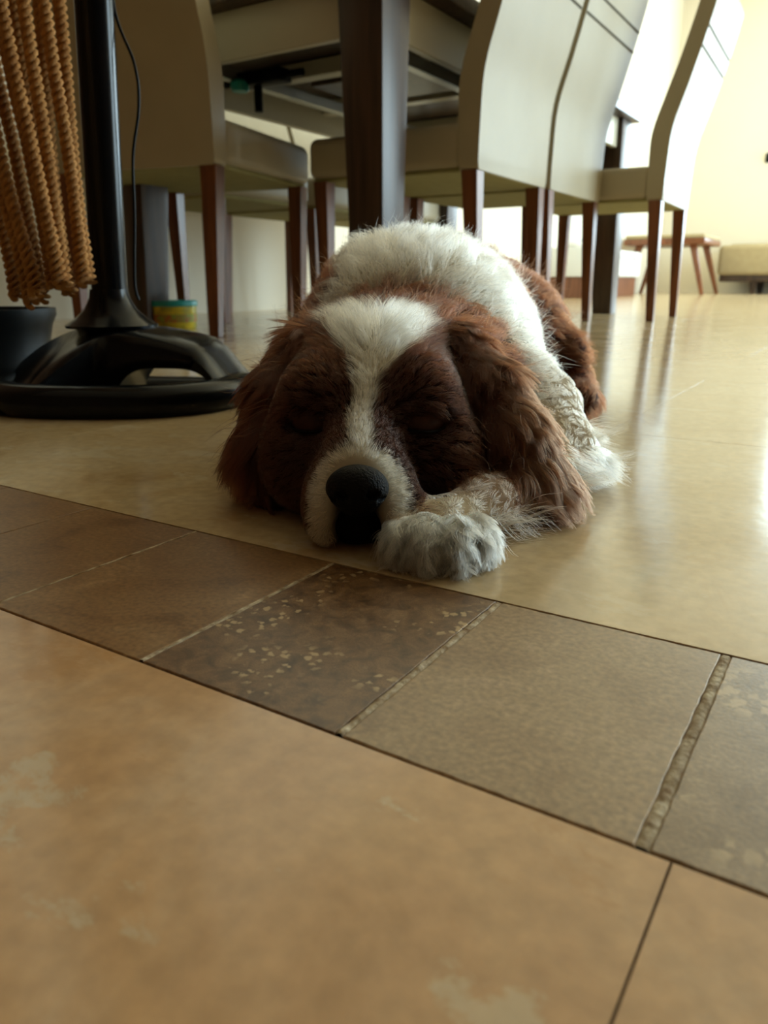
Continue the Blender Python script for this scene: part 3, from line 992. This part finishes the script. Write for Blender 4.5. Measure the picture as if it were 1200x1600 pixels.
def coat(P, g):
    """colour of the coat at surface points P belonging to groups g"""
    r, f, z = P.T
    n = len(P)
    brown = np.zeros(n)
    G = {k: i for i, k in enumerate(GN)}
    # head
    mid = -.0120 + .009 * sstep(z, .06, .11)
    w = .0042 + .025 * sstep(z, .078, .112) + .0015 * wob(P, 220)
    blaze = 1 - sstep(np.abs(r - mid), w - .002, w + .003)
    back = sstep(f, .468, .482) * sstep(z, .08, .09)
    head = np.clip(1 - blaze + back, 0, 1)
    m = g == G['skull']; brown[m] = head[m]
    muz = 1 - sstep(np.sqrt(((r + .0122) / .0262) ** 2 + ((f - .350) / .043) ** 2 + (np.clip(z - .030, 0, 1) / .026) ** 2), .90, 1.02)
    m = g == G['muzzle']; brown[m] = np.minimum(1 - muz, head)[m]
    m = (g == G['ear_l']) | (g == G['ear_r']); brown[m] = 1
    # neck and shoulders
    w8 = .012 * wob(P, 60)
    nb = (1 - sstep(f + w8, .545, .56)) * sstep(z, .05, .065) * (1 - sstep(r + w8, .085, .10))
    left = np.maximum(1 - sstep(r + w8 * .6 - (z - .125) * .8, -.046, -.036), 1 - sstep(r + w8 * .3, -.046, -.038))
    m = g == G['neck']; brown[m] = np.maximum(nb, left)[m]
    flank = sstep(f + w8 * .7, .675, .70) * sstep(r + .4 * (z - .1), .050, .075)
    saddle = sstep(f + w8, .80, .83)
    m = (g == G['body']); brown[m] = np.maximum.reduce([nb * .9, left, flank, saddle])[m]
    m = (g == G['rump']); brown[m] = np.maximum.reduce([flank, saddle, left])[m]
    m = (g == G['hind']); brown[m] = 1
    m = (g == G['tail']); brown[m] = .6
    m = (g == G['leg_l']); brown[m] = 1
    ch = CHEST * (1 + 1.9 * np.isin(g, [G['body'], G['rump'], G['hind'], G['neck']]) + .8 * np.isin(g, [G['ear_l'], G['ear_r']]))[:, None]      # face brown painted darker for its shade; body and ears kept lighter
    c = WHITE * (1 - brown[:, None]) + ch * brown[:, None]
    wm = np.isin(g, [G['paw_r'], G['leg_r']])[:, None] * .8      # warm light on foreleg and paw painted in as a warmer cream
    c = c * (1 - wm) + np.array([.78, .62, .42]) * wm
    pk = ((g == G['leg_r']) * sstep(f, .37, .385) * (1 - sstep(r, .085, .10)) * .55)[:, None]      # pink skin through the thin hair of the foreleg
    c = c * (1 - pk) + SKIN * pk
    return c, brown

# ---- body mesh
V1, F1 = surface_nets(sdf, (-.14, .30, -.006), (.30, 1.05, .18), .0046)
for _ in range(2):
    d = sdf(V1); V1 = V1 - grad(V1) * np.clip(d, -.003, .003)[:, None] * .8
dog_c = c2w(.03, .62)
dog = thing('dog', 'brown and white spaniel asleep on the floor, chin down, front paw forward', 'dog', dog_c)
OFF = np.array([dog_c.x, dog_c.y, 0.0])
_, g1 = sdf(V1, True)
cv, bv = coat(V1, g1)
mouth = np.exp(-((V1[:, 0] + .0130) / .0130) ** 6) * (V1[:, 1] < .385) * (V1[:, 2] < .031)
cv = cv * (1 - mouth[:, None]) + np.array([.008, .006, .005]) * mouth[:, None]
me = bpy.data.meshes.new('dog_body')
me.from_pydata((c2w_np(V1) - OFF).tolist(), [], F1.tolist())
att = me.color_attributes.new('coat', 'FLOAT_COLOR', 'POINT')
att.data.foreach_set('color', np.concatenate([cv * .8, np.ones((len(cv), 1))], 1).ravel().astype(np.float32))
me.shade_smooth()
def attr_mat(name, attr, rough=.6, spec=.25, hair=False):
    m = bpy.data.materials.new(name); m.use_nodes = True
    nt = m.node_tree
    a = nt.nodes.new('ShaderNodeAttribute'); a.attribute_name = attr
    b = nt.nodes['Principled BSDF']
    nt.links.new(a.outputs['Color'], b.inputs['Base Color'])
    b.inputs['Roughness'].default_value = rough
    b.inputs['Specular IOR Level'].default_value = spec
    if hair:
        out = nt.nodes['Material Output']
        h = nt.nodes.new('ShaderNodeBsdfHairPrincipled')
        h.model = 'CHIANG'
        h.parametrization = 'COLOR'
        nt.links.new(a.outputs['Color'], h.inputs['Color'])
        h.inputs['Roughness'].default_value = .42
        h.inputs['Radial Roughness'].default_value = .55
        h.inputs['Coat'].default_value = 0.0
        nt.links.new(h.outputs['BSDF'], out.inputs['Surface'])
    return m
M['coat_skin'] = attr_mat('coat_skin', 'coat', .8, .1)
M['fur'] = attr_mat('fur', 'coat', .5, .3, hair=True)
body = link_mesh('body', me, M['coat_skin'], dog)

# ---- fur
T1 = np.concatenate([F1[:, [0, 1, 2]], F1[:, [0, 2, 3]]])
tv = V1[T1]
area = np.linalg.norm(np.cross(tv[:, 1] - tv[:, 0], tv[:, 2] - tv[:, 0]), axis=1) / 2
tg = g1[T1[:, 0]]
def roots(groups, n, zmin=.004):
    m = np.isin(tg, [GN.index(g) for g in groups]) & (tv[:, :, 2].min(1) > zmin)
    p = area * m
    t = rng.choice(len(T1), n, p=p / p.sum())
    u = rng.random((n, 2)); s = u.sum(1) > 1
    u[s] = 1 - u[s]
    P = tv[t, 0] + (tv[t, 1] - tv[t, 0]) * u[:, :1] + (tv[t, 2] - tv[t, 0]) * u[:, 1:]
    return P
def unit(v):
    return v / (np.linalg.norm(v, axis=1)[:, None] + 1e-9)

def fur(name, P, flow, length, lift, nclump, clump=.6, sag=.3, rad=.00016, nseg=6, wave=0.0, colour=None, jitter=.25, keep=.0012, label=None, vary=1.0):
    """flow: preferred direction at each root; lift: how far the hair stands off the skin"""
    n = len(P)
    N = grad(P)
    fl = flow - N * np.sum(flow * N, 1)[:, None]
    fl = unit(unit(fl) + rng.normal(0, jitter, (n, 3)))
    fl = fl - N * np.sum(fl * N, 1)[:, None]
    lift = np.broadcast_to(lift, n)[:, None]
    d0 = unit(unit(fl) * (1 - lift) + N * lift)
    L = np.broadcast_to(length, n) * rng.uniform(.7, 1.15, n)
    # clumping
    ci = rng.choice(n, nclump, replace=False)
    cidx = np.empty(n, int)
    C = P[ci]
    for a in range(0, n, 4000):
        D = ((P[a:a + 4000, None, :] - C[None]) ** 2).sum(2)
        cidx[a:a + 4000] = np.argmin(D, 1)
    lead = ci[cidx]
    d1 = unit(d0 * (1 - clump * .7) + d0[lead] * clump * .7)
    pts = np.empty((n, nseg, 3))
    pts[:, 0] = P - N * .0006
    cur = P.copy()
    ph = rng.uniform(0, 6.28, nclump)[cidx]
    side = unit(np.cross(d1, N))
    for k in range(1, nseg):
        s = k / (nseg - 1)
        d = d1 + np.array([0, 0, -1.0]) * (sag * s)
        d = unit(d - 0.0 * N)
        if wave:
            d = unit(d + side * (wave * np.cos(s * 5.5 + ph))[:, None])
        cur = cur + d * (L / (nseg - 1))[:, None]
        if k % 2 == 1 and k < nseg - 1:
            pts[:, k] = cur
            continue
        dd = sdf(cur)
        low = np.clip(keep * min(1, s * 2) + .0004 - dd, 0, None)
        m = low > 0
        if m.any():
            cur[m] += grad(cur[m]) * low[m][:, None]
        cur[:, 2] = np.maximum(cur[:, 2], .0012)
        pts[:, k] = cur
    # pull tips toward the leader's tip
    w = (np.linspace(0, 1, nseg) ** 1.4 * clump)[None, :, None]
    scale = np.minimum(1, L / L[lead])[:, None, None]
    target = pts[lead] * scale + (P[lead] [:, None, :]) * (1 - scale)
    pts = pts * (1 - w) + target * w
    pts[:, :, 2] = np.maximum(pts[:, :, 2], .0012)
    _, g = sdf(P, True)
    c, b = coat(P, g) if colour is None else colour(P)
    var = (rng.uniform(.72, 1.25, n) * rng.uniform(.85, 1.15, nclump)[cidx]) ** vary
    c = np.clip(c * var[:, None], 0, .9)
    hc = bpy.data.hair_curves.new(name)
    hc.add_curves([nseg] * n)
    W = c2w_np(pts.reshape(-1, 3)) - OFF
    hc.attributes['position'].data.foreach_set('vector', W.ravel().astype(np.float32))
    ra = hc.attributes.get('radius') or hc.attributes.new('radius', 'FLOAT', 'POINT')
    rr = rad * (1 - .85 * np.linspace(0, 1, nseg) ** 1.5)
    ra.data.foreach_set('value', np.tile(rr, n).astype(np.float32))
    ca = hc.attributes.new('coat', 'FLOAT_COLOR', 'CURVE')
    ca.data.foreach_set('color', np.concatenate([c, np.ones((n, 1))], 1).ravel().astype(np.float32))
    hc.materials.append(M['fur'])
    o = bpy.data.objects.new(name, hc)
    COL.objects.link(o)
    o.parent = dog
    o['kind'] = 'stuff'
    if label:
        o['label'] = label
    return o

def tile3(v, n):
    return np.tile(np.array(v, float), (n, 1))
NOSE = np.array([-.0128, .353, .0355])

# muzzle: very short, away from the nose
P = roots(['muzzle'], 16000)
P = P[(np.linalg.norm((P - NOSE) / np.array([.0155, .016, .0135]), axis=1) > 1) & ~((np.abs(P[:, 0] + .0130) < .0138) & (P[:, 1] < .380) & (P[:, 2] < .03))]
fl = unit(P - NOSE) + np.array([0, .4, -.25])
fur('muzzle_fur', P, fl, .0034 + .04 * np.clip(P[:, 1] - .375, 0, .04) + .003 * (P[:, 2] < .016), .15, 500, .3, .1, .00011, 5, jitter=.2)
# skull and cheeks
P = roots(['skull'], 42000)
out = P - np.array([-.008, .405, .045])
fl = unit(out) * 1.0 + np.array([0, .5, .0]) + np.stack([np.sign(P[:, 0] + .006) * .5, 0 * P[:, 0], -.5 * (P[:, 2] < .07)], 1)
ln = .007 + .011 * sstep(P[:, 1], .42, .48) + .012 * sstep(P[:, 2], .085, .105)
fur('face_fur', P, fl, ln, .20 + .16 * sstep(P[:, 2], .085, .105), 1300, .45, .15, .00013, 6, jitter=.3)
# ears
P = roots(['ear_l'], 16000)
fl = np.stack([-.35 - 0 * P[:, 0], -.15 + 0 * P[:, 0], -1 + 0 * P[:, 0]], 1)
fur('ear_fur', P, fl, .028 + .008 * (P[:, 2] < .06), .13, 520, .6, .35, .00013, 8, wave=.28, jitter=.18, vary=1.6)
P = roots(['ear_r'], 24000)
fl = np.stack([.55 + 0 * P[:, 0], -.25 + 0 * P[:, 0], -.8 + 0 * P[:, 0]], 1)
def ear_col(P):
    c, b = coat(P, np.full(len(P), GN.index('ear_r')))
    k = sstep(P[:, 0], .05, .085)[:, None] * .75
    return c * (1 - k) + TAN * k, b
fur('ear_fur', P, fl, .028 + .006 * (P[:, 2] < .05), .12, 520, .65, .3, .00013, 9, wave=.38, jitter=.16, colour=ear_col, vary=1.6)
# neck, body, rump
P = roots(['neck', 'body'], 52000)
ax = P - np.stack([.03 + .35 * (P[:, 1] - .62), P[:, 1], np.full(len(P), .04)], 1)
fl = unit(ax) * .6 + np.array([.15, .8, -.35])
lf = .24 + .20 * sstep(P[:, 2], .12, .15)
fur('coat_fur', P, fl, .021 + .006 * sstep(P[:, 0], .08, .13), lf, 1400, .6, .25, .00017, 7, wave=.25, jitter=.4)
P = roots(['rump', 'hind', 'tail'], 24000)
ax = P - np.stack([.09 + 0 * P[:, 0], P[:, 1], np.full(len(P), .04)], 1)
fl = unit(ax) * .5 + np.array([.1, .7, -.6])
fur('coat_fur', P, fl, .017, .3, 500, .6, .3, .00018, 6, wave=.2, jitter=.4)
# forelegs and paw
P = roots(['leg_r', 'leg_l'], 16000)
fe = sstep(P[:, 0], .098, .118) * (P[:, 2] < .03)
fl = tile3((-.45, -.8, -.15), len(P)) * (1 - fe[:, None]) + np.array([.9, -.1, -.25]) * fe[:, None]
fur('leg_fur', P, fl, .008 + .026 * fe, .22 + .1 * fe, 380, .6, .3, .00015, 7, wave=.25, jitter=.3)
P = roots(['paw_r'], 12000, .003)
fl = tile3((.05, -.8, -.5), len(P)) + np.stack([(P[:, 0] - .03) * 12, 0 * P[:, 0], 0 * P[:, 0]], 1)
fur('paw_fur', P, fl, .011 + .006 * (P[:, 1] < .35), .25, 420, .55, .6, .00011, 9, wave=.5, jitter=.35)
# tuft of long hair on the outer side of the paw
P = roots(['leg_r'], 9000)
P = P[(P[:, 0] > .036) & (P[:, 0] < .068) & (P[:, 1] < .405) & (P[:, 2] < .017)]
fl = tile3((.95, -.5, -.1), len(P))
fur('paw_fur', P, fl, .032, .30, 90, .7, .35, .00013, 8, wave=.35, jitter=.3)

# stray hairs standing off the outline
P = roots(['skull', 'ear_l', 'ear_r', 'neck', 'body', 'rump'], 2600)
P = P[~((P[:, 1] < .45) & (np.abs(P[:, 0] + .01) < .05))]
fl = unit(P - np.array([.0, .52, .05])) + np.array([0, .3, 0])
fur('stray_fur', P, fl, .030, .5, 700, .25, .35, .00011, 8, wave=.5, jitter=.5)

# ---- nose leather
NC = np.array([-.0128, .3525, .0355])
def nose_sdf(P):
    d = ell(NC, (.0152, .0095, .0115))(P)
    d = smin(d, ell(NC + np.array([0, .006, -.006]), (.0105, .008, .010))(P), .006)
    for s in (-1, 1):
        d = np.maximum(d, -ell(NC + np.array([s * .0078, -.0085, -.0015]), (.0036, .005, .0026), s * .5)(P))
        d = np.maximum(d, -ell(NC + np.array([s * .0132, -.004, -.0045]), (.0042, .004, .0016), s * .6)(P))
    d = np.maximum(d, -ell(NC + np.array([0, -.0100, -.007]), (.0006, .003, .009))(P))
    return d
Vn, Fn = surface_nets(nose_sdf, NC - .022, NC + .022, .0008)
me = bpy.data.meshes.new('dog_nose')
me.from_pydata((c2w_np(Vn) - OFF).tolist(), [], Fn.tolist()); me.shade_smooth()
nose = link_mesh('nose', me, mat('nose_leather', (.005, .004, .0035), .55, .2, noise=(400, .4, (.003, .0025, .002)), bump=(900, .5)), dog)
nose['label'] = 'black leathery nose'
# ---- dark lips and closed mouth below the nose
def lip_sdf(P):
    d = ell((-.0130, .3840, .0165), (.0195, .0235, .0200))(P)
    return np.maximum(d, .001 - P[:, 2])
Vn, Fn = surface_nets(lip_sdf, (-.036, .34, -.002), (.010, .41, .036), .0014)
me = bpy.data.meshes.new('dog_lips')
me.from_pydata((c2w_np(Vn) - OFF).tolist(), [], Fn.tolist()); me.shade_smooth()
lips = link_mesh('lips', me, mat('lip_skin', (.005, .0035, .003), .7, .15, noise=(300, .4, (.003, .002, .002))), dog)
lips['label'] = 'black lips below the nose'
# ---- closed eyelids with lash line
for s, cx in ((-1, -.0395), (1, .0222)):
    c = np.array([cx, .4085, .0575])
    def lid_sdf(P):
        return ell(c, (.0120, .0072, .0075), s * .45)(P)
    Vn, Fn = surface_nets(lid_sdf, c - .018, c + .018, .0011)
    me = bpy.data.meshes.new('dog_eyelid')
    me.from_pydata((c2w_np(Vn) - OFF).tolist(), [], Fn.tolist()); me.shade_smooth()
    lid = link_mesh('eyelid', me, mat('eyelid_skin', (.060, .021, .009), .6, .25, noise=(250, .4, (.030, .010, .005))), dog)
    path = []
    for k in range(13):
        t = -1 + k / 6
        x = t * .0112
        y = -.0074 * math.sqrt(max(0, 1 - (t * .93) ** 2 - .10))
        z = -.0030 - .0012 * (1 - t * t)
        xr = x * math.cos(s * .45) - y * math.sin(s * .45)
        yr = x * math.sin(s * .45) + y * math.cos(s * .45)
        w = c2w(c[0] + xr, c[1] + yr - .0003, c[2] + z)
        path.append((w.x - OFF[0], w.y - OFF[1], w.z))
    bm = bmesh.new(); add_tube(bm, path, .0010, 6)
    from_bm('lash_line', bm, lips.data.materials[0], lid, 60)
# ---- claws
for (r_, f_) in ((.0085, .3365), (.0205, .3285), (.0335, .3285), (.0455, .338)):
    bm = bmesh.new()
    p0, p1, p2 = c2w(r_, f_ + .006, .010), c2w(r_, f_ - .001, .0085), c2w(r_, f_ - .0055, .0030)
    add_tube(bm, catmull([(p.x - OFF[0], p.y - OFF[1], p.z) for p in (p0, p1, p2)], 4), [.0021, .002, .0019, .0018, .0017, .0015, .0012, .0009, .0004], 8)
    from_bm('claw', bm, mat('claw_horn', (.55, .47, .36), .4, .4, noise=(300, .4, (.4, .33, .24))), dog, 50)
